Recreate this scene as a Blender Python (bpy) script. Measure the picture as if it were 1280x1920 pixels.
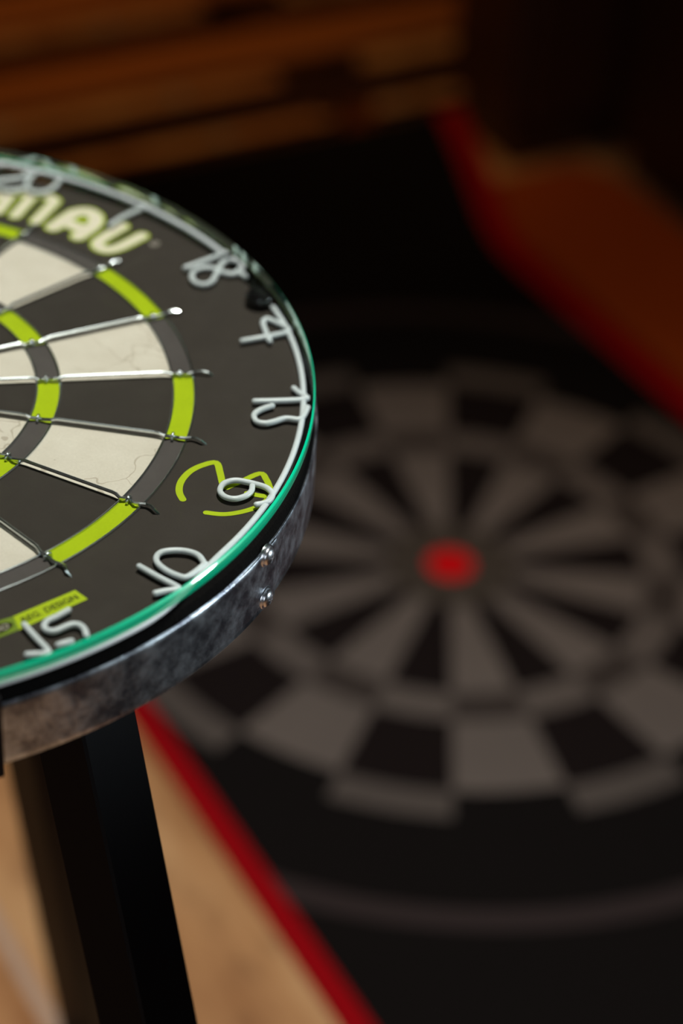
import bpy, math, random
from mathutils import Vector, Matrix
S = bpy.context.scene
for _o in list(bpy.data.objects): bpy.data.objects.remove(_o)
COL = S.collection
R = math.radians

# ------------------------------------------------------------------ camera
CAM_LOC = (0.460721, -0.740955, 1.324585)
CAM_ROWS = [[0.949218767, 0.310405976, 0.051301674],      # right
            [0.224779612, -0.555007031, -0.80090032],     # down
            [-0.220131456, 0.771761184, -0.596596024]]    # forward
cd = bpy.data.cameras.new('camera'); cam = bpy.data.objects.new('camera', cd); COL.objects.link(cam)
r, d, f = [Vector(v) for v in CAM_ROWS]
m = Matrix((r, -d, -f)).transposed().to_4x4(); m.translation = Vector(CAM_LOC); cam.matrix_world = m
cd.sensor_width = 36; cd.sensor_fit = 'AUTO'; cd.lens = 4200*36/1920
cd.clip_start = 0.02; cd.clip_end = 50
cd.dof.use_dof = True; cd.dof.focus_distance = 0.965; cd.dof.aperture_fstop = 3.2
S.camera = cam

# ------------------------------------------------------------------ light and exposure
w = bpy.data.worlds.new('world'); S.world = w; w.use_nodes = True
w.node_tree.nodes['Background'].inputs[0].default_value = (0.55, 0.6, 0.75, 1)
w.node_tree.nodes['Background'].inputs[1].default_value = 0.02
S.view_settings.view_transform = 'Standard'; S.view_settings.look = 'None'
S.view_settings.gamma = 1; S.view_settings.use_curve_mapping = False
S.view_settings.exposure = 0.0
def aim(o, loc, tgt):
    o.location = loc; o.rotation_euler = (Vector(tgt)-Vector(loc)).to_track_quat('-Z', 'Y').to_euler()
def spot(name, loc, tgt, power, col, size, blend, rad):
    l = bpy.data.lights.new(name, 'SPOT'); l.energy = power; l.color = col; l.spot_size = R(size); l.spot_blend = blend; l.shadow_soft_size = rad
    o = bpy.data.objects.new(name, l); COL.objects.link(o); aim(o, loc, tgt); return o
def area(name, loc, tgt, power, col, sx, sy):
    l = bpy.data.lights.new(name, 'AREA'); l.shape = 'RECTANGLE'; l.size = sx; l.size_y = sy; l.energy = power; l.color = col
    o = bpy.data.objects.new(name, l); COL.objects.link(o); aim(o, loc, tgt); return o
spot('unseen_spot', (0.16, 0.36, 2.45), (0.10, 0.16, 0.2), 165, (1.0, 0.95, 0.90), 60, 1.0, 0.07)
spot('edge_fill', (1.50, 0.42, 1.0), (0.2, -0.02, 0.83), 62, (0.82, 0.95, 1.0), 15, 0.7, 0.10)  # unseen spot added to brighten the green glass edge
area('cool_fill', (0.9, -2.3, 1.55), (0.15, 0.0, 0.5), 11, (0.86, 0.93, 1.0), 0.9, 1.1)  # added cool fill behind the camera, no window in the wall
spot('warm_lamp', (-0.75, 0.85, 2.0), (-0.62, 1.95, 0.0), 50, (1.0, 0.55, 0.20), 42, 1.0, 0.10)
spot('unseen_spot', (1.45, -1.35, 2.4), (1.10, -0.75, 0.0), 70, (1.0, 0.93, 0.86), 44, 0.9, 0.07)  # added out of view to brighten the floor mirrored in the band
spot('warm_lamp', (0.75, 1.05, 2.1), (0.24, 1.34, 0.0), 26, (1.0, 0.60, 0.28), 36, 1.0, 0.10)

# ------------------------------------------------------------------ helpers
def link(name, me, mats, parent=None, smooth=True):
    if not isinstance(mats, (list, tuple)): mats = [mats]
    for mt in mats: me.materials.append(mt)
    if smooth:
        for p in me.polygons: p.use_smooth = True
    o = bpy.data.objects.new(name, me); COL.objects.link(o)
    if parent: o.parent = parent
    return o
def tag(o, label=None, cat=None, group=None, kind=None):
    if label: o['label'] = label
    if cat: o['category'] = cat
    if group: o['group'] = group
    if kind: o['kind'] = kind
    return o
def empty(name, loc=(0, 0, 0), rz=0):
    o = bpy.data.objects.new(name, None); COL.objects.link(o); o.location = loc; o.rotation_euler.z = rz
    o.empty_display_size = 0.05; return o
class MB:
    def __init__(s): s.v = []; s.f = []; s.m = []
    def add(s, v, f, mi=0):
        b = len(s.v); s.v += [tuple(x) for x in v]; s.f += [tuple(i+b for i in q) for q in f]; s.m += [mi]*len(f); return s
    def box(s, x0, x1, y0, y1, z0, z1, mi=0, bev=0):
        if not bev:
            v = [(x, y, z) for z in (z0, z1) for (x, y) in ((x0, y0), (x1, y0), (x1, y1), (x0, y1))]
            return s.add(v, [(3, 2, 1, 0), (4, 5, 6, 7), (0, 1, 5, 4), (1, 2, 6, 5), (2, 3, 7, 6), (3, 0, 4, 7)], mi)
        # bevelled: octagonal loops along z
        rings = []
        for (z, k) in ((z0, bev), (z0+bev, 0), (z1-bev, 0), (z1, bev)):
            a0, a1, b0, b1 = x0+k, x1-k, y0+k, y1-k; e = bev
            rings.append([(a0+e, b0, z), (a1-e, b0, z), (a1, b0+e, z), (a1, b1-e, z), (a1-e, b1, z), (a0+e, b1, z), (a0, b1-e, z), (a0, b0+e, z)])
        return s.loft(rings, mi=mi)
    def loft(s, rings, closed=True, cap=True, mi=0):
        n = len(rings[0]); v = [p for rg in rings for p in rg]; f = []
        for i in range(len(rings)-1):
            for j in range(n if closed else n-1):
                k = (j+1) % n
                f.append((i*n+j, i*n+k, (i+1)*n+k, (i+1)*n+j))
        if cap:
            f.append(tuple(range(n-1, -1, -1))); f.append(tuple((len(rings)-1)*n+j for j in range(n)))
        return s.add(v, f, mi)
    def lathe(s, prof, seg=192, c=(0, 0), mis=None, a0=0, a1=2*math.pi):
        n = len(prof); full = abs(a1-a0-2*math.pi) < 1e-6; cnt = seg if full else seg+1
        v = []
        for i in range(cnt):
            a = a0+(a1-a0)*i/seg
            for (rr, z) in prof: v.append((c[0]+rr*math.cos(a), c[1]+rr*math.sin(a), z))
        for k in range(n-1):
            f = []
            for i in range(seg):
                j = (i+1) % cnt
                f.append((i*n+k, i*n+k+1, j*n+k+1, j*n+k))
            b = v if k == 0 else []
            if k == 0: base = len(s.v); s.v += v
            s.f += [tuple(q+base for q in ff) for ff in f]; s.m += [(mis[k] if mis else 0)]*len(f)
        return s
    def tube(s, pts, rad, n=10, closed=False, caps=True, flat=1.0, mi=0, rot0=0.0):
        P = [Vector(p) for p in pts]; rings = []; N = len(P)
        for i in range(N):
            if closed: t = P[(i+1) % N]-P[i-1]
            else: t = P[min(i+1, N-1)]-P[max(i-1, 0)]
            t.normalize(); up = Vector((0, 0, 1)); side = t.cross(up)
            if side.length < 1e-4: side = Vector((1, 0, 0))
            side.normalize(); up = side.cross(t).normalized()
            rr = rad[i] if isinstance(rad, (list, tuple)) else rad
            rings.append([P[i]+side*(rr*math.cos(rot0+2*math.pi*k/n))+up*(rr*flat*math.sin(rot0+2*math.pi*k/n)) for k in range(n)])
        if closed: rings.append(rings[0]); return s.loft(rings, cap=False, mi=mi)
        if caps:
            def cap(P0, rg, t, rr):
                return [P0+t*rr*0.6+(q-P0)*0.6 for q in rg]
            r0 = rad[0] if isinstance(rad, (list, tuple)) else rad; r1 = rad[-1] if isinstance(rad, (list, tuple)) else rad
            rings = [cap(P[0], rings[0], (P[0]-P[1]).normalized(), r0)]+rings+[cap(P[-1], rings[-1], (P[-1]-P[-2]).normalized(), r1)]
        return s.loft(rings, mi=mi)
    def ribbon(s, pts, wd, z, th, mi=0, n=8):
        """flat printed stroke with round ends, lying at height z"""
        P = [Vector((p[0], p[1])) for p in pts]; L = []; Rr = []
        N = len(P)
        for i in range(N):
            t = (P[min(i+1, N-1)]-P[max(i-1, 0)]).normalized(); q = Vector((-t.y, t.x)); L.append(P[i]+q*wd/2); Rr.append(P[i]-q*wd/2)
        t1 = (P[-1]-P[-2]).normalized(); t0 = (P[0]-P[1]).normalized()
        e1 = [P[-1]+Matrix.Rotation(math.pi/2-math.pi*k/n, 2) @ t1*wd/2 for k in range(1, n)]
        e0 = [P[0]+Matrix.Rotation(math.pi/2-math.pi*k/n, 2) @ t0*wd/2 for k in range(1, n)]
        # body as quads top only plus thin skirt
        v = []; f = []
        for a, b in zip(L, Rr): v += [(a.x, a.y, z), (b.x, b.y, z)]
        for i in range(N-1): f.append((2*i, 2*i+1, 2*i+3, 2*i+2))
        s.add(v, f, mi)
        for e, A, B in ((e1, L[-1], Rr[-1]), (e0, Rr[0], L[0])):
            loop = [A]+e+[B]
            s.add([(q.x, q.y, z) for q in loop], [tuple(range(len(loop)-1, -1, -1))], mi)
        return s
    def build(s, name, mats, parent=None, smooth=True):
        me = bpy.data.meshes.new(name); me.from_pydata(s.v, [], s.f); me.update()
        o = link(name, me, mats, parent, smooth)
        for p, k in zip(me.polygons, s.m): p.material_index = k
        return o
def autosmooth(o, ang=35):
    me = o.data
    me.set_sharp_from_angle(angle=R(ang))
def spline(pts, n=8, closed=False):
    """Catmull-Rom through pts"""
    P = [Vector(p) for p in pts]; out = []; N = len(P)
    rng = N if closed else N-1
    for i in range(rng):
        if closed: a, b, c, e = P[(i-1) % N], P[i], P[(i+1) % N], P[(i+2) % N]
        else: a, b, c, e = P[max(i-1, 0)], P[i], P[i+1], P[min(i+2, N-1)]
        for k in range(n):
            t = k/n
            out.append(0.5*((2*b)+(-a+c)*t+(2*a-5*b+4*c-e)*t*t+(-a+3*b-3*c+e)*t**3))
    if not closed: out.append(P[-1])
    return out
def srgb(r, g, b):
    q = [(x/255/12.92 if x/255 <= 0.04045 else ((x/255+0.055)/1.055)**2.4) for x in (r, g, b)]
    return (*q, 1)
# ---- node shorthand
class NT:
    def __init__(s, name):
        s.m = bpy.data.materials.new(name); s.m.use_nodes = True; s.t = s.m.node_tree; s.n = s.t.nodes; s.p = s.n['Principled BSDF']
    def node(s, typ, **kw):
        n = s.n.new(typ)
        for k, v in kw.items(): setattr(n, k, v)
        return n
    def set(s, inp, v):
        if isinstance(v, bpy.types.NodeSocket): s.t.links.new(v, inp)
        else: inp.default_value = v
    def math(s, op, a, b=0.0, c=None):
        n = s.node('ShaderNodeMath', operation=op); s.set(n.inputs[0], a); s.set(n.inputs[1], b)
        if c is not None: s.set(n.inputs[2], c)
        return n.outputs[0]
    def band(s, x, lo, hi): return s.math('MULTIPLY', s.math('GREATER_THAN', x, lo), s.math('LESS_THAN', x, hi))
    def mix(s, f, a, b, blend='MIX'):
        n = s.node('ShaderNodeMix', data_type='RGBA', blend_type=blend); s.set(n.inputs[0], f); s.set(n.inputs[6], a); s.set(n.inputs[7], b); return n.outputs[2]
    def noise(s, scale, detail=4, rough=0.55, vec=None, dist=0.0):
        n = s.node('ShaderNodeTexNoise'); n.inputs['Scale'].default_value = scale; n.inputs['Detail'].default_value = detail
        n.inputs['Roughness'].default_value = rough; n.inputs['Distortion'].default_value = dist
        s.t.links.new(vec if vec else s.obj(), n.inputs['Vector']); return n.outputs['Fac']
    def obj(s):
        if not hasattr(s, '_tc'): s._tc = s.node('ShaderNodeTexCoord')
        return s._tc.outputs['Object']
    def mapping(s, scale=(1, 1, 1), rot=(0, 0, 0), loc=(0, 0, 0)):
        n = s.node('ShaderNodeMapping'); n.inputs['Scale'].default_value = scale; n.inputs['Rotation'].default_value = rot; n.inputs['Location'].default_value = loc
        s.t.links.new(s.obj(), n.inputs['Vector']); return n.outputs[0]
    def ramp(s, x, stops):
        n = s.node('ShaderNodeValToRGB'); e = n.color_ramp.elements
        while len(e) < len(stops): e.new(0.5)
        for q, (pos, c) in zip(e, stops): q.position = pos; q.color = c
        s.set(n.inputs[0], x); return n.outputs[0]
    def xy(s):
        n = s.node('ShaderNodeSeparateXYZ'); s.t.links.new(s.obj(), n.inputs[0]); return n.outputs
    def bump(s, h, strength=0.3, dist=0.001):
        n = s.node('ShaderNodeBump'); n.inputs['Strength'].default_value = strength; n.inputs['Distance'].default_value = dist
        s.set(n.inputs['Height'], h); s.t.links.new(n.outputs[0], s.p.inputs['Normal'])
    def fin(s, col=None, rough=None, metal=None, spec=None, coat=None):
        for k, v in (('Base Color', col), ('Roughness', rough), ('Metallic', metal), ('Specular IOR Level', spec), ('Coat Weight', coat)):
            if v is not None: s.set(s.p.inputs[k], v)
        return s.m
def simple(name, col, rough=0.5, metal=0.0, spec=0.5, var=0.0, scale=40, bump=0.0, bd=0.0005):
    t = NT(name)
    if var or bump:
        nz = t.noise(scale)
        c = t.mix(nz, tuple(x*(1-var) for x in col[:3])+(1,), tuple(min(1, x*(1+var)) for x in col[:3])+(1,))
        if bump: t.bump(nz, bump, bd)
    else: c = col
    return t.fin(c, rough, metal, spec)

# ------------------------------------------------------------------ materials
def polar(t, phase_deg, n=20):
    """radius and wedge parity (0/1) in object xy; wedge borders at phase + k*360/n (counter-clockwise from +x)"""
    x, y = t.xy()[0], t.xy()[1]
    rad = t.math('SQRT', t.math('ADD', t.math('MULTIPLY', x, x), t.math('MULTIPLY', y, y)))
    ang = t.math('ARCTAN2', y, x)
    k = t.math('DIVIDE', t.math('ADD', ang, 20*math.pi-R(phase_deg)), 2*math.pi/n)
    par = t.math('FLOORED_MODULO', t.math('FLOOR', k), 2.0)
    return rad, par
LIME0 = srgb(178, 205, 0); CREAM = srgb(222, 212, 192)
RT_I, RT_O, RD_I, RD_O = 0.0979, 0.1086, 0.1601, 0.1700
def board_material():
    t = NT('dyed_sisal'); rad, par = polar(t, 9)        # parity 0 -> sector 9..27 deg
    fine = t.noise(900, 3); mid = t.noise(60, 5, 0.6); big = t.noise(14, 3)
    blk = t.mix(mid, srgb(45, 39, 35), srgb(61, 55, 49)); outer = t.mix(mid, srgb(50, 44, 39), srgb(63, 56, 51))
    vor = t.node('ShaderNodeTexVoronoi', feature='DISTANCE_TO_EDGE'); vor.inputs['Scale'].default_value = 34
    wv = t.node('ShaderNodeVectorMath', operation='ADD'); nn = t.node('ShaderNodeTexNoise'); nn.inputs['Scale'].default_value = 60
    t.t.links.new(t.obj(), nn.inputs['Vector']); sc = t.node('ShaderNodeVectorMath', operation='SCALE'); sc.inputs['Scale'].default_value = 0.02
    t.t.links.new(nn.outputs['Color'], sc.inputs[0]); t.t.links.new(t.obj(), wv.inputs[0]); t.t.links.new(sc.outputs[0], wv.inputs[1])
    t.t.links.new(wv.outputs[0], vor.inputs['Vector'])
    crack = t.math('MULTIPLY', t.math('LESS_THAN', vor.outputs['Distance'], 0.010), t.math('GREATER_THAN', big, 0.53))
    speck = t.math('GREATER_THAN', t.noise(420, 2), 0.73)
    cream = t.mix(mid, srgb(208, 197, 182), srgb(230, 221, 208))
    cream = t.mix(t.math('MULTIPLY', crack, 0.45), cream, srgb(150, 132, 110)); cream = t.mix(t.math('MULTIPLY', speck, 0.35), cream, srgb(120, 105, 88))
    lime = t.mix(mid, srgb(164, 186, 0), srgb(184, 206, 4)); grey = t.mix(mid, srgb(70, 64, 63), srgb(90, 84, 82))
    single = t.mix(par, blk, cream); ringc = t.mix(par, lime, grey)
    inring = t.math('MAXIMUM', t.band(rad, RT_I, RT_O), t.band(rad, RD_I, RD_O))
    c = t.mix(inring, single, ringc)
    c = t.mix(t.math('GREATER_THAN', rad, RD_O), c, outer)
    c = t.mix(t.math('LESS_THAN', rad, 0.0159), c, grey); c = t.mix(t.math('LESS_THAN', rad, 0.00635), c, lime)
    c = t.mix(t.math('MULTIPLY', fine, 0.22), c, (0.02, 0.018, 0.015, 1))
    t.bump(fine, 0.25, 0.0004)
    return t.fin(c, 0.85, 0, 0.25)
def fibre_material():
    t = NT('black_sisal_edge'); a = t.noise(700, 6, 0.7, t.mapping((1, 1, 0.4))); t.bump(a, 0.9, 0.002)
    return t.fin(t.mix(a, srgb(4, 4, 4), srgb(24, 22, 21)), 0.9, 0, 0.06)
def galvanised():
    t = NT('galvanised_steel'); a = t.noise(62, 6, 0.7, t.mapping((1, 1, 1))); b = t.noise(170, 4, 0.6)
    col = t.mix(t.ramp(a, [(0.40, (0, 0, 0, 1)), (0.60, (1, 1, 1, 1))]), (0.26, 0.28, 0.33, 1), (0.74, 0.82, 0.90, 1))
    spk = t.math('GREATER_THAN', b, 0.68); col = t.mix(t.math('MULTIPLY', spk, 0.5), col, (0.75, 0.78, 0.8, 1))
    t.bump(t.math('ADD', a, t.math('MULTIPLY', b, 0.4)), 0.4, 0.0012)
    return t.fin(col, t.math('MULTIPLY_ADD', a, 0.34, 0.16), 0.95)
def glass_clear():
    m = bpy.data.materials.new('clear_glass'); m.use_nodes = True; t = m.node_tree; t.nodes.clear()
    o = t.nodes.new('ShaderNodeOutputMaterial'); mx = t.nodes.new('ShaderNodeMixShader'); lw = t.nodes.new('ShaderNodeLayerWeight'); lw.inputs[0].default_value = 0.5; pw = t.nodes.new('ShaderNodeMath'); pw.operation = 'POWER'; pw.inputs[1].default_value = 5; t.links.new(lw.outputs['Facing'], pw.inputs[0]); fr = t.nodes.new('ShaderNodeMath'); fr.operation = 'MULTIPLY_ADD'; fr.inputs[1].default_value = 0.96; fr.inputs[2].default_value = 0.04; t.links.new(pw.outputs[0], fr.inputs[0])
    tr = t.nodes.new('ShaderNodeBsdfTransparent'); tr.inputs[0].default_value = (0.965, 0.985, 0.97, 1)
    gl = t.nodes.new('ShaderNodeBsdfGlossy'); gl.inputs['Roughness'].default_value = 0.01; gl.inputs['Color'].default_value = (0.9, 1, 0.96, 1)
    t.links.new(fr.outputs[0], mx.inputs[0]); t.links.new(tr.outputs[0], mx.inputs[1]); t.links.new(gl.outputs[0], mx.inputs[2]); t.links.new(mx.outputs[0], o.inputs[0])
    return m
def glass_edge():
    t = NT('green_glass_edge'); a = t.noise(25, 3)
    c = t.mix(a, (0.0, 0.80, 0.40, 1), (0.0, 0.95, 0.50, 1)); t.fin(c, 0.3, 0, 0.4, 0.1)
    tr = t.node('ShaderNodeBsdfTransparent'); tr.inputs[0].default_value = (0.62, 0.72, 0.64, 1)
    mx = t.node('ShaderNodeMixShader'); mx.inputs[0].default_value = 0.74
    t.t.links.new(t.p.outputs[0], mx.inputs[2]); t.t.links.new(tr.outputs[0], mx.inputs[1]); fr = t.node('ShaderNodeFresnel'); fr.inputs[0].default_value = 1.9      # inside the sheet the wall mirrors; outside, the inner glow is painted bright green
    gl = t.node('ShaderNodeBsdfGlossy'); gl.inputs['Color'].default_value = (0.66, 0.80, 0.72, 1); gl.inputs['Roughness'].default_value = 0.03
    m2 = t.node('ShaderNodeMixShader'); t.t.links.new(fr.outputs[0], m2.inputs[0]); t.t.links.new(mx.outputs[0], m2.inputs[1]); t.t.links.new(gl.outputs[0], m2.inputs[2])
    t.t.links.new(m2.outputs[0], t.n['Material Output'].inputs[0])
    return t.m
def mat_material(phase):
    t = NT('printed_mat_rubber'); rad, par = polar(t, phase)        # parity 0 -> light
    nz = t.noise(220, 4); gz = t.noise(9, 3)
    light = t.mix(gz, srgb(88, 80, 75), srgb(104, 95, 88)); dark = t.mix(nz, srgb(20, 15, 14), srgb(28, 21, 20)); ground = t.mix(nz, srgb(14, 12, 11), srgb(21, 17, 16))
    mid = srgb(58, 51, 47)
    sgl = t.mix(par, light, dark)
    rng_ = t.mix(par, mid, t.mix(0.25, light, mid))
    rng_d = t.mix(par, ground, t.mix(0.35, light, ground))
    c = t.mix(t.band(rad, 0.187, 0.224), sgl, rng_)
    c = t.mix(t.band(rad, 0.314, 0.347), c, rng_d)
    c = t.mix(t.math('GREATER_THAN', rad, 0.347), c, ground)
    c = t.mix(t.band(rad, 0.448, 0.472), c, srgb(48, 40, 39))
    c = t.mix(t.math('LESS_THAN', rad, 0.062), c, srgb(64, 57, 50))
    c = t.mix(t.math('LESS_THAN', rad, 0.0225), c, srgb(205, 4, 14))
    t.bump(nz, 0.2, 0.0006)
    return t.fin(c, 0.85, 0, 0.06)
def floor_material():
    t = NT('pale_wood_floor'); x, y = t.xy()[0], t.xy()[1]
    yy = t.math('DIVIDE', t.math('ADD', y, 10.56), 0.25); row = t.math('FLOOR', yy); fr = t.math('FRACT', yy)
    seam = t.math('LESS_THAN', t.math('ABSOLUTE', t.math('SUBTRACT', fr, 0.5)), 0.475)
    wn = t.node('ShaderNodeTexWhiteNoise', noise_dimensions='1D'); t.t.links.new(row, wn.inputs['W'])
    g1 = t.noise(3.2, 6, 0.6, t.mapping((1, 4.5, 1))); kn = t.noise(13, 4, 0.6, t.mapping((1, 1.6, 1)))
    c = t.ramp(g1, [(0.3, srgb(138, 92, 54)), (0.5, srgb(182, 136, 90)), (0.72, srgb(208, 168, 120))])
    c = t.mix(t.math('MULTIPLY', t.ramp(kn, [(0.56, (0, 0, 0, 1)), (0.70, (1, 1, 1, 1))]), 0.55), c, srgb(96, 62, 36))
    c = t.mix(t.math('MULTIPLY', wn.outputs['Value'], 0.35), c, srgb(190, 110, 58))
    c = t.mix(t.math('SUBTRACT', 1.0, seam), c, srgb(178, 150, 128))
    t.bump(t.math('ADD', g1, seam), 0.2, 0.001)
    return t.fin(c, 0.42, 0, 0.4)
def wood(name, c0, c1, sc=(18, 1.2, 18), rough=0.45):
    t = NT(name); g = t.noise(4, 6, 0.6, t.mapping(sc)); t.bump(g, 0.2, 0.001)
    return t.fin(t.mix(g, c0, c1), rough, 0, 0.4)
M = dict(
    board=board_material(), fibre=fibre_material(), galv=galvanised(), clear=glass_clear(), edge=glass_edge(),
    wire=simple('white_coated_wire', srgb(212, 218, 222), 0.35, 0, 0.5, 0.05, 300),
    steel=simple('bright_spider_wire', (0.62, 0.66, 0.68, 1), 0.22, 1.0, 0.5, 0.12, 500),
    chrome=simple('polished_screw_steel', (0.82, 0.84, 0.88, 1), 0.30, 1.0, 0.5, 0.05, 300),
    lime=simple('lime_print', srgb(168, 188, 0), 0.7, 0, 0.3, 0.08, 400), cream=simple('cream_print', CREAM, 0.8, 0, 0.25, 0.06, 300),
    ink=simple('dark_print', srgb(48, 50, 20), 0.8, 0, 0.2), olive=simple('olive_print', srgb(110, 132, 22), 0.7, 0, 0.3, 0.1, 300),
    greyp=simple('grey_print', srgb(165, 156, 145), 0.8, 0, 0.2, 0.05, 300),
    leg=simple('black_powder_coat', srgb(13, 13, 16), 0.5, 0, 0.14, 0.12, 900, 0.15, 0.0002),
    plastic=simple('black_clear_rubber', srgb(16, 15, 16), 0.2, 0, 0.6),
    red=simple('red_mat_binding', srgb(142, 1, 10), 0.8, 0, 0.08, 0.1, 120, 0.2),
    mat=mat_material(-73.7+43.3), floor=floor_material(),
    plat=wood('oiled_brown_wood', srgb(112, 62, 24), srgb(170, 100, 44)),
    frame=wood('dark_wood_and_shade', srgb(44, 22, 12), srgb(64, 34, 18)),  # dark wood, also carrying the shade of the added furniture
    rust=simple('warm_light_brown', srgb(150, 66, 18), 0.9, 0, 0.1, 0.2, 90, 0.4, 0.002),  # warm light on the floor put into this colour
    wall=simple('dark_brown_plaster', srgb(40, 26, 20), 0.9, 0, 0.2, 0.2, 3, 0.3, 0.002),
    ceil=simple('dim_plaster_ceiling', srgb(92, 84, 76), 0.95, 0, 0.1, 0.1, 4),
)

# ------------------------------------------------------------------ the room; its axes follow the mat
AX = R(-43.3); MC = Vector((0.09655, 0.92763, 0.0))
def structure(name, mb, mat, smooth=False):
    o = mb.build(name, mat, None, smooth); o.location = MC; o.rotation_euler.z = AX; o['kind'] = 'structure'; return o
X0, X1, Y0, Y1, H = -2.3, 3.0, -2.6, 2.6, 2.7
structure('floor', MB().box(X0, X1, Y0, Y1, -0.06, 0.0), M['floor'])
structure('wall_back', MB().box(X0-0.1, X0, Y0, Y1, 0.0, H), M['wall'])
structure('wall_front', MB().box(X1, X1+0.1, Y0, Y1, 0.0, H), M['wall'])
structure('wall_left', MB().box(X0, X1, Y0-0.1, Y0, 0.0, H), M['wall'])
structure('wall_right', MB().box(X0, X1, Y1, Y1+0.1, 0.0, H), M['wall'])
structure('ceiling', MB().box(X0, X1, Y0, Y1, H, H+0.08), M['ceil'])

# ------------------------------------------------------------------ dart mat
mroot = empty('dart_mat', MC, AX)
tag(mroot, 'black floor mat with red side bindings, printed with a grey dartboard and red bullseye', 'dart mat')
prof = [(1.75, 0)]+[(1.75-0.1*i, 0) for i in range(1, 22)]+[(-0.40, 0), (-0.45, 0.0), (-0.49, 0.003), (-0.515, 0.012), (-0.54, 0.027), (-0.566, 0.050), (-0.59, 0.070), (-0.62, 0.092), (-0.65, 0.108)]
prof = [(p[0], p[1]) for p in prof]
def sheet(name, y0, y1, th, lift, mat, parent):
    mb = MB(); rings = []
    for (x, z) in prof:
        rings.append([(x, y0, z+lift), (x, y1, z+lift), (x, y1, z+lift+th), (x, y0, z+lift+th)])
    mb.loft(rings); o = mb.build(name, mat, parent, True); autosmooth(o, 40); return o
sheet('mat_surface', -0.347, 0.360, 0.003, 0.0005, M['mat'], mroot)
sheet('red_border', -0.367, -0.3445, 0.0045, 0.0003, M['red'], mroot)
sheet('red_border', 0.357, 0.391, 0.0045, 0.0003, M['red'], mroot)

# ------------------------------------------------------------------ rust-brown strip standing for warm light on the floor right of the mat
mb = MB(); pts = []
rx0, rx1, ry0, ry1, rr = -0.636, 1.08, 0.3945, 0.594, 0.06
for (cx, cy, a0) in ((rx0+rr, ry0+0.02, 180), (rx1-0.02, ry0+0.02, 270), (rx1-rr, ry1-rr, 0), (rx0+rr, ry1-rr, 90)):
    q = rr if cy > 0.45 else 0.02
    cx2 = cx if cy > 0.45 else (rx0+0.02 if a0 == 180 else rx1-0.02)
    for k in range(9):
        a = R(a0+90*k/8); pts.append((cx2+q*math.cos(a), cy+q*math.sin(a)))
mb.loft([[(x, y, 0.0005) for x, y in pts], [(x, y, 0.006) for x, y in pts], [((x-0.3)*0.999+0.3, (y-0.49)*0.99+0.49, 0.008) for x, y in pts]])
o = mb.build('warm_light_patch', M['rust'], None, False); o.location = MC; o.rotation_euler.z = AX
tag(o, 'narrow rust-brown strip with rounded corners standing for warm light on the floor right of the mat', 'rug')

# ------------------------------------------------------------------ slatted platform at the far end
proot = empty('slatted_platform', MC, AX)
tag(proot, 'low brown wooden slatted platform on the floor behind the far end of the mat', 'platform')
def slat(x0, x1, z0, z1, mt='plat'):
    mb = MB(); mb.box(x0, x1, -1.3, 0.90, z0, z1, 0, 0.008); o = mb.build('slat', M[mt], proot, False); return o
slat(-0.862, -0.826, 0.045, 0.072, 'frame')
slat(-0.975, -0.885, 0.075, 0.10)
slat(-1.20, -1.105, 0.075, 0.10)
slat(-1.42, -1.325, 0.075, 0.10)
slat(-1.64, -1.545, 0.075, 0.10)
for y in (-1.15, -0.5, 0.36, 0.84):
    mb = MB(); mb.box(-1.64, -0.886, y-0.03, y+0.03, 0.0, 0.0748, 0, 0.006); mb.build('bearer', M['frame'], proot, False)
    mb = MB(); mb.box(-0.862, -0.828, y-0.02, y+0.02, 0.0, 0.0448, 0, 0.004); mb.build('foot', M['plat'], proot, False)

# ------------------------------------------------------------------ added dark cupboard standing for the shade at the far right
croot = empty('shade_cabinet', MC, AX)
tag(croot, 'added shallow dark cupboard standing for the shade at the far end of the warm floor patch', 'shade_cabinet')
mb = MB(); mb.box(-0.80, -0.66, 0.47, 1.57, 0.06, 0.86, 0, 0.006); mb.build('body', M['frame'], croot, False)
mb = MB(); mb.box(-0.79, -0.67, 0.49, 1.55, 0.0, 0.0598, 0, 0.003); mb.build('plinth', M['frame'], croot, False)
mb = MB(); mb.box(-0.81, -0.635, 0.46, 1.58, 0.8602, 0.885, 0, 0.006); mb.build('top', M['frame'], croot, False)
for y in (0.485, 1.025):
    mb = MB(); mb.box(-0.6598, -0.642, y, y+0.53, 0.075, 0.845, 0, 0.005); dr = mb.build('door', M['frame'], croot, False)
    hy = y+0.47 if y < 0.6 else y+0.06
    mb = MB(); mb.tube([(-0.642, hy, 0.50), (-0.62, hy, 0.50), (-0.615, hy, 0.505), (-0.615, hy, 0.595), (-0.62, hy, 0.60), (-0.642, hy, 0.60)], 0.005, 10); mb.build('handle', M['steel'], dr, True)

# ------------------------------------------------------------------ added dark chest standing for shade along the warm patch's right side
broot = empty('shade_chest', MC, AX)
tag(broot, 'added low dark chest standing for the shade along the right side of the warm floor patch', 'shade_bench')
mb = MB(); mb.box(-0.625, 1.1, 0.61, 1.02, 0.03, 0.42, 0, 0.005); mb.build('body', M['frame'], broot, False)
mb = MB(); mb.box(-0.63, 1.12, 0.595, 1.03, 0.4202, 0.45, 0, 0.008); mb.build('seat_board', M['frame'], broot, False)
mb = MB(); mb.box(-0.60, 1.08, 0.62, 1.00, 0.0, 0.0298, 0, 0.003); mb.build('plinth', M['frame'], broot, False)
for x in (-0.60, -0.03, 0.54):
    mb = MB(); mb.box(x, x+0.53, 0.602, 0.6098, 0.06, 0.39, 0, 0.003); mb.build('front_panel', M['frame'], broot, False)

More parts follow.
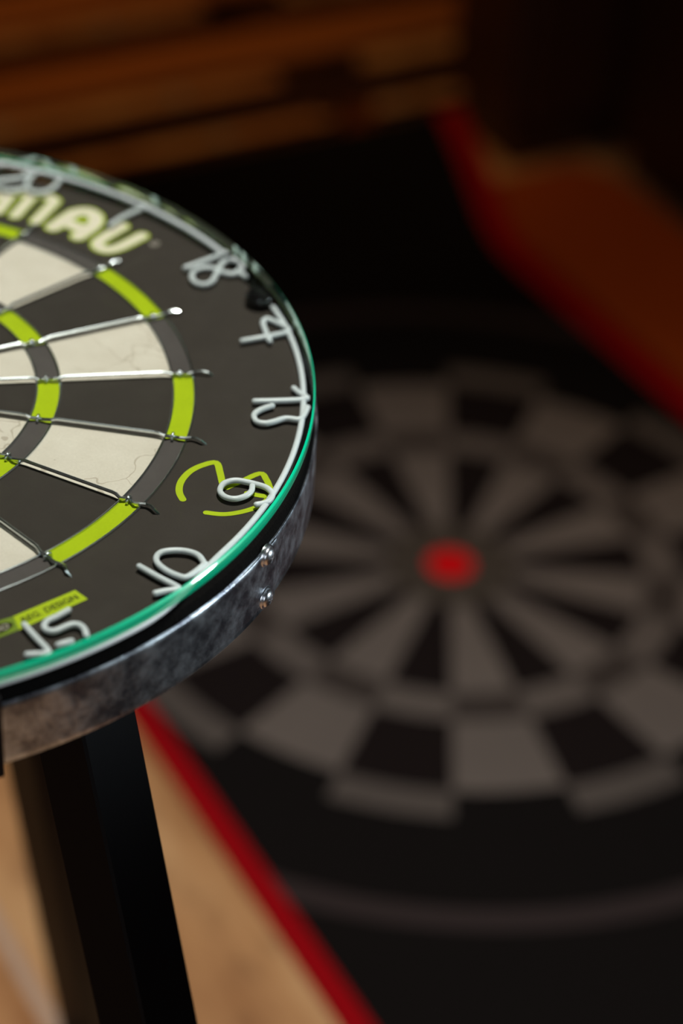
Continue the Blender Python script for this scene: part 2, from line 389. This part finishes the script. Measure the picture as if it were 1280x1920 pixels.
# ------------------------------------------------------------------ the dartboard table
ZB = 0.75
troot = empty('dartboard_table', (0, 0, 0))
tag(troot, 'table made from a dartboard with lime and cream segments, steel band and slanting black legs', 'table')
mb = MB()
mb.lathe([(0.0, ZB), (0.2200, ZB)], 256, mis=[0])
mb.lathe([(0.2200, ZB), (0.2215, ZB-0.0004), (0.2240, ZB-0.0018), (0.2252, ZB-0.0045), (0.2252, ZB-0.0365), (0.224, ZB-0.0375), (0.0, ZB-0.0375)], 256, mis=[1]*6)
board = mb.build('dartboard', [M['board'], M['fibre']], troot, True); autosmooth(board, 30)
# wedge border angles in the world are counter-clockwise from +x; sectors are 9+18k degrees clockwise from +y
def pol(az_cw, r_, z): a = R(az_cw); return Vector((r_*math.sin(a), r_*math.cos(a), ZB+z))
for r_ in (RT_I, RT_O, RD_I, RD_O, 0.0159, 0.00635):
    mb = MB(); n = 256; rings = []
    t_ = 0.00045; h = 0.0011
    mb.lathe([(r_-t_, ZB-0.001), (r_-t_, ZB+h*0.8), (r_, ZB+h), (r_+t_, ZB+h*0.8), (r_+t_, ZB-0.001)], 256)
    o = mb.build('ring_wire', M['steel'], board, True); autosmooth(o, 40)
random.seed(4)
def radial_path(seed):
    rd = random.Random(seed); P = []
    Z, z0 = 0.0026, 0.0014
    def j(): return rd.uniform(-0.0004, 0.0004)
    seq = [(0.0165, 0, 0.0012), (0.019, 0, 0.0022), (0.022, 0, Z), (0.0945, 0, Z), (0.0965, 0.0002, Z), (0.0985, 0.0009+j(), 0.0019), (0.1008, -0.0002, z0), (0.1033, 0.0, z0), (0.1055, 0.0008+j(), 0.0018), (0.1082, 0.0006, 0.0022), (0.1108, 0, Z),
           (0.1555, 0, Z), (0.1575, 0.0003, Z), (0.1602, 0.0010+j(), 0.0020), (0.1625, -0.0002, z0), (0.1650, 0.0, z0), (0.1672, 0.0009+j(), 0.0018), (0.1695, 0.0004, 0.0018), (0.1720, -0.0008, 0.0016), (0.1745, -0.0004, 0.0020), (0.1768, 0.0008, 0.0019), (0.1790, 0.0003, -0.0006)]
    return seq
wires = []
for k in range(20):
    az = 9+18*k; a = R(az); u = Vector((math.sin(a), math.cos(a), 0)); v = Vector((u.y, -u.x, 0))
    seq = radial_path(k)
    pts = [Vector((0, 0, ZB))+u*s[0]+v*s[1]+Vector((0, 0, s[2])) for s in seq]
    mb = MB(); mb.tube(pts, [0.00085]*len(pts), 6, rot0=R(30))
    wo = mb.build('segment_wire', M['steel'], board, False)
    for rs in (0.1021, 0.1638):
        mb = MB(); c = Vector((0, 0, ZB))+u*rs+Vector((0, 0, 0.0012))
        loop = [c+v*(0.00185*math.cos(2*math.pi*i/14))+Vector((0, 0, 0.0019*math.sin(2*math.pi*i/14))) for i in range(14)]
        mb2 = MB(); rings = []
        for i in range(14):
            rad_dir = (loop[i]-c).normalized()
            rings.append([loop[i]+rad_dir*(0.00055*math.cos(q))+u*(0.0007*math.sin(q)) for q in [2*math.pi*kk/8 for kk in range(8)]])
        rings.append(rings[0]); mb2.loft(rings, cap=False); mb2.build('staple', M['steel'], board, True)
D_ring = [[59.8, 218.8], [71.8, 212.2], [97.2, 202.6], [126.6, 184.0]]
D_N = {"4": [[[166.7, 145.2], [174.4, 135.8], [181.2, 127.5]], [[163.3, 110.5], [174.2, 119.8], [181.7, 127.1]], [[175.8, 115.4], [171.8, 121.5], [167.5, 128.7], [166.9, 131.9], [168.1, 133.8], [173.3, 132.5], [180.9, 129.5]]], "13": [[[199.1, 82.0], [203.4, 78.7], [207.8, 76.1], [201.6, 71.9], [186.0, 64.6]], [[195.1, 64.6], [191.5, 59.8], [189.9, 55.6], [190.6, 52.3], [193.1, 49.6], [197.0, 50.0], [200.1, 52.8], [204.0, 57.1], [209.1, 58.2], [210.7, 59.9], [210.9, 63.7], [210.3, 69.6]]], "6": [[[207.7, 2.8], [208.7, -1.3], [207.5, -5.6], [203.9, -9.1], [199.4, -9.2], [196.0, -5.9], [195.8, -0.4], [199.2, 3.5], [204.2, 4.4], [212.1, 4.1], [216.0, 2.3], [218.3, -1.2], [217.7, -6.1], [213.8, -9.7]]], "10": [[[207.9, -56.0], [203.8, -52.0], [198.7, -51.0], [193.5, -52.3], [189.0, -55.4], [188.1, -59.4], [190.2, -63.1], [195.2, -66.2], [200.8, -67.7], [204.4, -67.3], [206.7, -62.1], [208.4, -55.8]], [[183.6, -67.6], [193.6, -71.4], [203.6, -74.8], [203.0, -76.7], [199.8, -78.8], [196.3, -81.9]]], "15": [[[168.6, -104.3], [165.8, -110.0], [163.6, -113.7], [163.4, -117.0], [165.3, -119.0], [168.4, -118.7], [170.9, -115.5], [173.3, -112.3], [176.3, -111.6], [179.4, -113.6], [181.4, -116.8]], [[155.6, -119.1], [163.0, -124.6], [171.0, -130.3], [170.7, -132.6], [167.6, -134.0], [164.3, -135.8]], [[173.2, -126.0], [175.4, -123.6], [177.4, -121.6]]], "18": [[[113.9, 162.9], [121.0, 174.2], [128.5, 186.6]], [[144.7, 167.1], [141.0, 170.0], [139.3, 176.7], [134.7, 180.1], [130.2, 177.8], [129.4, 171.0], [130.4, 163.2], [130.9, 156.1], [128.1, 151.6], [122.8, 152.6], [119.4, 158.6], [120.4, 164.9], [126.3, 168.2], [133.8, 166.2], [138.6, 167.5], [139.5, 173.1]]], "1": [[[63.3, 187.7], [66.4, 198.9], [71.9, 211.8], [72.5, 215.8], [70.1, 216.4]]], "20": [[[-17.0, 221.7], [-13.9, 225.6], [-7.7, 228.8], [-2.1, 228.2], [1.1, 224.5], [1.9, 217.3], [-2.5, 212.4], [-7.7, 208.2], [-9.2, 205.1], [-6.1, 200.5], [2.6, 201.3], [7.0, 205.2]], [[7.7, 226.9], [12.3, 229.4], [18.0, 225.9], [20.7, 219.1], [20.5, 211.1], [17.4, 205.3], [12.1, 204.5], [7.6, 207.9], [5.6, 215.5], [5.6, 223.0], [7.7, 226.9]]]}
D_M = [[[12.7, 201.9], [13.0, 181.8]], [[25.7, 203.6], [25.2, 180.5]], [[1.8, 201.0], [3.3, 182.4]], [[-3.0, 196.0], [1.4, 201.8], [8.1, 204.7], [14.2, 204.9], [19.5, 206.8], [25.7, 203.6]]]
D_A = [[[35.9, 178.5], [38.8, 192.0], [40.7, 197.1], [45.1, 200.0], [50.2, 197.9], [53.0, 193.4], [53.8, 187.2], [51.3, 175.0]], [[41.9, 184.9], [48.7, 183.1], [53.3, 185.1]]]
D_U = [[[68.0, 193.1], [64.3, 181.1], [62.9, 173.1], [65.3, 169.1], [69.8, 168.1], [73.9, 172.0], [77.0, 178.5], [80.7, 188.2]]]
D_reg = [[89.7, 183.2]]
D_E1 = [[182.4, -14.9], [179.4, -11.1], [177.5, -6.3], [176.9, -0.9], [177.9, 5.8], [181.0, 11.7], [186.0, 16.0], [190.5, 9.2], [194.6, 1.8], [197.0, 0.3]]
D_E2 = [[197.0, 0.3], [200.8, 6.4], [206.7, 15.6], [210.8, 12.4], [214.1, 7.5], [214.9, 5.5]]
D_E3 = [[206.5, -0.1], [211.6, 0.1], [216.0, 0.4], [215.6, -3.7], [213.5, -8.6], [208.4, -14.3], [202.2, -18.4], [195.1, -20.0]]
D_lab = [[148.4, -113.6], [164.5, -89.1], [171.6, -92.5], [154.2, -120.3]]
D_lab2 = [[138.3, -125.2], [148.4, -113.6], [154.2, -120.3], [143.1, -135.2]]
D_clip = [[156.0, 158.3], [155.6, 148.8], [163.7, 156.1], [147.4, 162.9]]
ZN = ZB+0.0018
def w3(p, z=ZN): return Vector((p[0]/1000, p[1]/1000, z))
# number ring: a white wire circle with numbers bent from the same wire
cx, cy, rr = -4.45, 4.96, 222.24
mb = MB()
def ring_r(a):      # the wire ring is bent: it bulges outwards between numbers 10 and 15
    a = (a+180) % 360-180
    def sm(x): x = max(0, min(1, x)); return x*x*(3-2*x)
    return rr+7.6*sm((-a-13)/15)*sm((a+95)/35)
def arc(a0, a1, n=40): return [w3((cx+ring_r(a)*math.cos(R(a)), cy+ring_r(a)*math.sin(R(a)))) for a in [a0+(a1-a0)*i/n for i in range(n+1)]]
a_end18 = math.degrees(math.atan2(186.6-cy, 128.5-cx)); a_st4 = math.degrees(math.atan2(145.2-cy, 166.7-cx))
mb.tube(arc(a_end18, 180, 90), 0.00135, 12); mb.tube(arc(-180, a_st4, 200), 0.00135, 12)
ring = mb.build('number_ring', M['wire'], board, True)
def smooth_path(P, closed=False): return spline([w3(p, ZN+0.0006) for p in P], 6)
for num, strokes in D_N.items():
    mb = MB()
    for s_ in strokes:
        straight = len(s_) <= 3
        pts = [w3(p, ZN+0.0006) for p in s_] if straight else smooth_path(s_)
        mb.tube(pts, 0.00135, 10)
    o = mb.build('wire_number', M['wire'], board, True)
# the remaining numbers of the ring, outside the picture, kept simple strokes
GL = {'2': [(-3, 6), (0, 9), (3, 6), (0, 0), (-3, -6), (3, -6)], '7': [(-3, 8), (3, 8), (-1, -6)], '1': [(0, 8), (0, -6)], '9': [(3, 4), (0, 8), (-3, 4), (0, 0), (3, 4), (2, -6)],
      '3': [(-3, 8), (2, 7), (2, 3), (-1, 1), (3, -1), (2, -6), (-3, -6)], '6': [(2, 8), (-3, 0), (-1, -6), (3, -3), (0, 1), (-3, -2)], '8': [(0, 1), (3, 5), (0, 8), (-3, 5), (0, 1), (3, -3), (0, -6), (-3, -3), (0, 1)],
      '4': [(1, 8), (-3, -1), (4, -1), (2, 3), (2, -6)], '5': [(3, 8), (-2, 8), (-2, 2), (3, 1), (2, -6), (-3, -6)]}
for az, num in ((162, '2'), (180, '17'), (198, '3'), (216, '19'), (234, '7'), (252, '16'), (270, '8'), (288, '11'), (306, '14'), (324, '9'), (342, '12'), (342+0, '5')):
    if num == '5': continue
    mb = MB(); a = R(az); u = Vector((math.sin(a), math.cos(a))); v = Vector((u.y, -u.x)); top = u if (az > 270 or az < 90) else -u
    side = v if top == u else -v
    for i, ch in enumerate(num):
        off = (i-(len(num)-1)/2)*11
        mb.tube([Vector(((u*209+side*(off+gx)+top*gy).x/1000, (u*209+side*(off+gx)+top*gy).y/1000, ZN+0.0006)) for gx, gy in GL[ch]], 0.00135, 8)
    mb.build('wire_number', M['wire'], board, True)
# printed lettering
def xy(P): return [(p[0]/1000, p[1]/1000) for p in P]
def sm2(P, n=5): return [(q.x, q.y) for q in spline([Vector((p[0]/1000, p[1]/1000, 0)) for p in P], n)]
def letter(strokes, wd, ow, extra=None):
    mb = MB()
    for i, s_ in enumerate(strokes): mb.ribbon(sm2(s_), wd+ow, ZB+0.00012+0.00001*i, 0, 0)
    for i, s_ in enumerate(strokes): mb.ribbon(sm2(s_), wd, ZB+0.00022+0.00001*i, 0, 1)
    if extra: extra(mb)
    return mb.build('brand_letter', [M['lime'], M['cream']], board, False)
letter(D_M, 0.0052, 0.0024)
def hole(mb):
    c = (0.0462, 0.1905)
    mb.add([(c[0]+0.0017*math.cos(2*math.pi*i/16), c[1]+0.0024*math.sin(2*math.pi*i/16), ZB+0.00032) for i in range(16)], [tuple(range(16))], 0)
letter([D_A[0], D_A[1]], 0.0072, 0.0024, hole)
letter(D_U, 0.0058, 0.0024)
# the brand's earlier letters continue to the left beyond the picture
def local_letter(az, strokes):
    out = []
    for s_ in strokes:
        out.append([((189+gy)*math.sin(R(az+gx*0.3)), (189+gy)*math.cos(R(az+gx*0.3))) for gx, gy in s_])
    return out
letter(local_letter(-7, [[(-4, -9), (-4, 9), (0, 3), (4, -9), (4, 9)]]), 0.0052, 0.0024)
letter(local_letter(-12.5, [[(0, -9), (0, 0), (0, 9)]]), 0.0052, 0.0024)
letter(local_letter(-18, [[(-6, 9), (-4, -9), (0, 2), (4, -9), (6, 9)]]), 0.0052, 0.0024)
mb = MB(); c = D_reg[0]
def disc_text(txt, size):
    cu = bpy.data.curves.new('txt', 'FONT'); cu.body = txt; cu.size = size; cu.resolution_u = 3; cu.offset = size*0.02
    ob = bpy.data.objects.new('txt', cu); COL.objects.link(ob); dg = bpy.context.evaluated_depsgraph_get(); dg.update()
    me = bpy.data.meshes.new_from_object(ob.evaluated_get(dg)); V = [tuple(q.co) for q in me.vertices]; F = [tuple(p.vertices) for p in me.polygons]
    bpy.data.objects.remove(ob); bpy.data.curves.remove(cu); bpy.data.meshes.remove(me)
    return V, F
mb.ribbon([((c[0]+2.0*math.cos(2*math.pi*i/24))/1000, (c[1]+2.3*math.sin(2*math.pi*i/24))/1000) for i in range(25)], 0.0007, ZB+0.0002, 0, 0)
V, F = disc_text('R', 3.2)
mb.add([((c[0]-1.0+q[0])/1000, (c[1]-1.1+q[1])/1000, ZB+0.0002) for q in V], F, 0)
mb.build('registered_mark', M['greyp'], board, False)
mb = MB()
mb.ribbon(sm2(D_E1), 0.0031, ZB+0.00012, 0, 0); mb.ribbon(sm2(D_E2), 0.0029, ZB+0.00014, 0, 0); mb.ribbon(sm2(D_E3), 0.0028, ZB+0.00016, 0, 0)
mb.build('printed_emblem', M['lime'], board, False)
# green rectangle with small lettering
def quadmap(q, s, t, z):      # q: inner-left, inner-right, outer-right, outer-left (mm)
    a, b, cc, dd = [Vector((p[0], p[1])) for p in q]
    lo = dd.lerp(cc, s); hi = a.lerp(b, s); p = lo.lerp(hi, t); return (p.x/1000, p.y/1000, z)
mb = MB()
g = 10
def patch(q, z, mi):
    v = []; f = []
    for i in range(g+1): v += [quadmap(q, i/g, 0, z), quadmap(q, i/g, 1, z)]
    for i in range(g): f.append((2*i, 2*i+2, 2*i+3, 2*i+1))
    mb.add(v, f, mi)
patch(D_lab, ZB+0.00012, 0); patch(D_lab2, ZB+0.00010, 1)
V, F = disc_text('REG. DESIGN', 1.0)
mx = max(q[0] for q in V); my = max(q[1] for q in V)
mb.add([quadmap(D_lab, 0.07+0.86*q[0]/mx, 0.30+0.40*q[1]/my, ZB+0.0002) for q in V], F, 2)
ov = [quadmap(D_lab2, 0.52+0.40*math.cos(2*math.pi*i/32), 0.5+0.33*math.sin(2*math.pi*i/32), ZB+0.00018) for i in range(32)]
mb.add(ov, [tuple(range(32))], 2)
V, F = disc_text('BDO', 1.0); mx = max(q[0] for q in V); my = max(q[1] for q in V)
mb.add([quadmap(D_lab2, 0.24+0.56*q[0]/mx, 0.33+0.34*q[1]/my, ZB+0.00025) for q in V], F, 3)
mb.build('printed_label', [M['lime'], M['olive'], M['ink'], M['greyp']], board, False)

# steel band: one strip whose end laps over itself beside the screws
BZ0, BZ1 = ZB-0.0373, ZB-0.0062
band_p = [(0.2254, BZ0+0.0003), (0.2261, BZ0), (0.2264, BZ0+0.0003), (0.2263, BZ0+0.003), (0.2263, BZ1-0.003), (0.2264, BZ1-0.0003), (0.2261, BZ1), (0.2254, BZ1-0.0003)][::-1]
mb = MB(); mb.lathe(band_p, 300, a0=R(-4.5), a1=R(-4.5+360-0.01))
band = mb.build('steel_band', M['galv'], troot, True); autosmooth(band, 50)
# the strip's outer end lies over its start: it drifts outwards towards the end edge beside the screws
mb = MB(); rings = []
for i in range(61):
    t_ = i/60; aa = R(-62+57.5*t_); ex = 0.0009*min(1, t_*1.15)**1.5+0.00005
    rings.append([((q+ex)*math.cos(aa), (q+ex)*math.sin(aa), z) for q, z in band_p]+[(0.2256*math.cos(aa), 0.2256*math.sin(aa), z) for q, z in reversed(band_p)])
mb.loft(rings); o = mb.build('band_overlap', M['galv'], troot, True); autosmooth(o, 50)
def screw(az, z):
    a = R(az); rad0 = 0.2272; nrm = Vector((math.cos(a), math.sin(a), 0)); tg = Vector((-math.sin(a), math.cos(a), 0)); up = Vector((0, 0, 1)); o0 = nrm*rad0+Vector((0, 0, z))
    def P(r_, th, h): return o0+tg*(r_*math.cos(th))+up*(r_*math.sin(th))+nrm*h
    N_ = 40
    w_ = MB(); w_.loft([[P(rq, 2*math.pi*i/N_, h) for i in range(N_)] for rq, h in ((0.0052, -0.0010), (0.0052, 0.0003), (0.0049, 0.0006), (0.0044, 0.0005), (0.0030, 0.0005))], cap=False)
    wo = w_.build('washer', M['chrome'], troot, True); autosmooth(wo, 50)
    s_ = MB(); rings = []
    prof_ = [(0.0041, 0.0002), (0.0042, 0.0008), (0.0040, 0.0014), (0.0035, 0.0020), (0.0028, 0.0025), (0.0020, 0.0028), (0.0012, 0.0030)]
    rings = [[P(rq, 2*math.pi*i/N_, h) for i in range(N_)] for rq, h in prof_]
    # cross recess: the innermost rings sink where the cross arms run
    for rq, h in ((0.0020, 0.0028), (0.0012, 0.0030), (0.0004, 0.0016)): pass
    def cross_h(rq, th, h):
        x, y = rq*math.cos(th+0.4), rq*math.sin(th+0.4)
        return h-0.0014 if (min(abs(x), abs(y)) < 0.00032 and rq < 0.0023) else h
    fine = [(0.0041, 0.0002), (0.0042, 0.0008), (0.0040, 0.0014), (0.0035, 0.0020), (0.0028, 0.0025), (0.0024, 0.00265), (0.0022, 0.00273), (0.0017, 0.0029), (0.0012, 0.0030), (0.0007, 0.0030), (0.0001, 0.0030)]
    N_ = 64
    rings = [[P(rq, 2*math.pi*i/N_, cross_h(rq, 2*math.pi*i/N_, h)) for i in range(N_)] for rq, h in fine]
    s_.loft(rings); so = s_.build('screw', M['chrome'], troot, True); autosmooth(so, 45)
screw(-7.0, ZB-0.0088); screw(-6.9, ZB-0.0318)
# black clamp plate on the band, at the left border of the photo
a = R(-46.6); mb = MB()
nrm = Vector((math.cos(a), math.sin(a), 0)); tg = Vector((-math.sin(a), math.cos(a), 0))
rings = []
for z in (ZB-0.0415, ZB-0.001):
    rings.append([nrm*q+tg*t_+Vector((0, 0, z)) for q, t_ in ((0.2262, -0.010), (0.2288, -0.010), (0.2288, 0.010), (0.2262, 0.010))])
mb.loft(rings); mb.build('clamp_plate', M['leg'], troot, False)
# under-frame and three splayed legs of square tube
mb = MB()
mb.lathe([(0.05, ZB-0.0376), (0.15, ZB-0.0376), (0.15, ZB-0.042), (0.05, ZB-0.042), (0.05, ZB-0.0376)], 64)
o = mb.build('mounting_plate', M['leg'], troot, True); autosmooth(o, 40)
def tube_leg(top, foot, hw, ang, name='leg'):
    top, foot = Vector(top), Vector(foot); rings = []
    for c_ in (foot, top):
        rg = []
        for k in range(4):
            for e in (-1, 1):
                a_ = R(ang+90*k); b_ = a_+R(90)
                # corner k between face normals a_ and b_, lightly rounded
                na = Vector((math.cos(a_), math.sin(a_), 0)); nb = Vector((math.cos(b_), math.sin(b_), 0)); bv = 0.0012
                rg.append(c_+na*(hw-(bv if e > 0 else 0))+nb*(hw-(bv if e < 0 else 0)))
        rings.append(rg)
    mb = MB(); mb.loft(rings); return mb.build(name, M['leg'], troot, False)
# each leg: centre of its top and of its foot, and the direction its first face looks
tube_leg((0.1492, -0.0671, ZB-0.040), (0.3382, -0.1897, 0.0), 0.0163, -19)
tube_leg((0.0180, 0.111, ZB-0.040), (0.0005, 0.2806, 0.0), 0.0163, -27)
tube_leg((-0.128, -0.045, ZB-0.040), (-0.300, -0.110, 0.0), 0.0163, 10)

# ------------------------------------------------------------------ glass top
GX, GY, GR, GT, GB = -0.00157, -0.00452, 0.22765, ZB+0.01326, ZB+0.00665
mb = MB()
mb.lathe([(0.0, GT), (GR-0.0009, GT), (GR-0.0001, GT-0.0009), (GR, GT-0.0012), (GR, GB+0.0012), (GR-0.0001, GB+0.0009), (GR-0.0009, GB), (0.0, GB)], 320, c=(GX, GY), mis=[0, 1, 1, 1, 1, 1, 0])
go = mb.build('glass_top', [M['clear'], M['edge']], None, True); autosmooth(go, 30)
tag(go, 'round clear glass sheet with a green polished edge lying over the dartboard table', 'glass')
# rubber spacers between board and glass
for i, az in enumerate((43.2, 134, 224, 314)):
    a = R(az); mb = MB(); c0 = Vector((0.2175*math.cos(a), 0.2175*math.sin(a), 0)); N_ = 32
    h0, h1 = ZB+0.0003, GB-0.0001
    rings = []
    for rq, z in ((0.0062, h0), (0.0072, h0+0.0012), (0.0072, h1-0.0016), (0.0060, h1)):
        rings.append([Vector((rq*math.cos(2*math.pi*k/N_), rq*math.sin(2*math.pi*k/N_), z)) for k in range(N_)])
    mb.loft(rings); o = mb.build('rubber_spacer', M['plastic'], None, True); autosmooth(o, 50); o.location = c0
    tag(o, ['black rubber spacer under the glass between wire numbers 18 and 4', 'black rubber spacer under the glass near wire number 9', 'black rubber spacer under the glass near wire number 7', 'black rubber spacer under the glass near wire number 15'][i], 'spacer', 'rubber spacers under the glass')
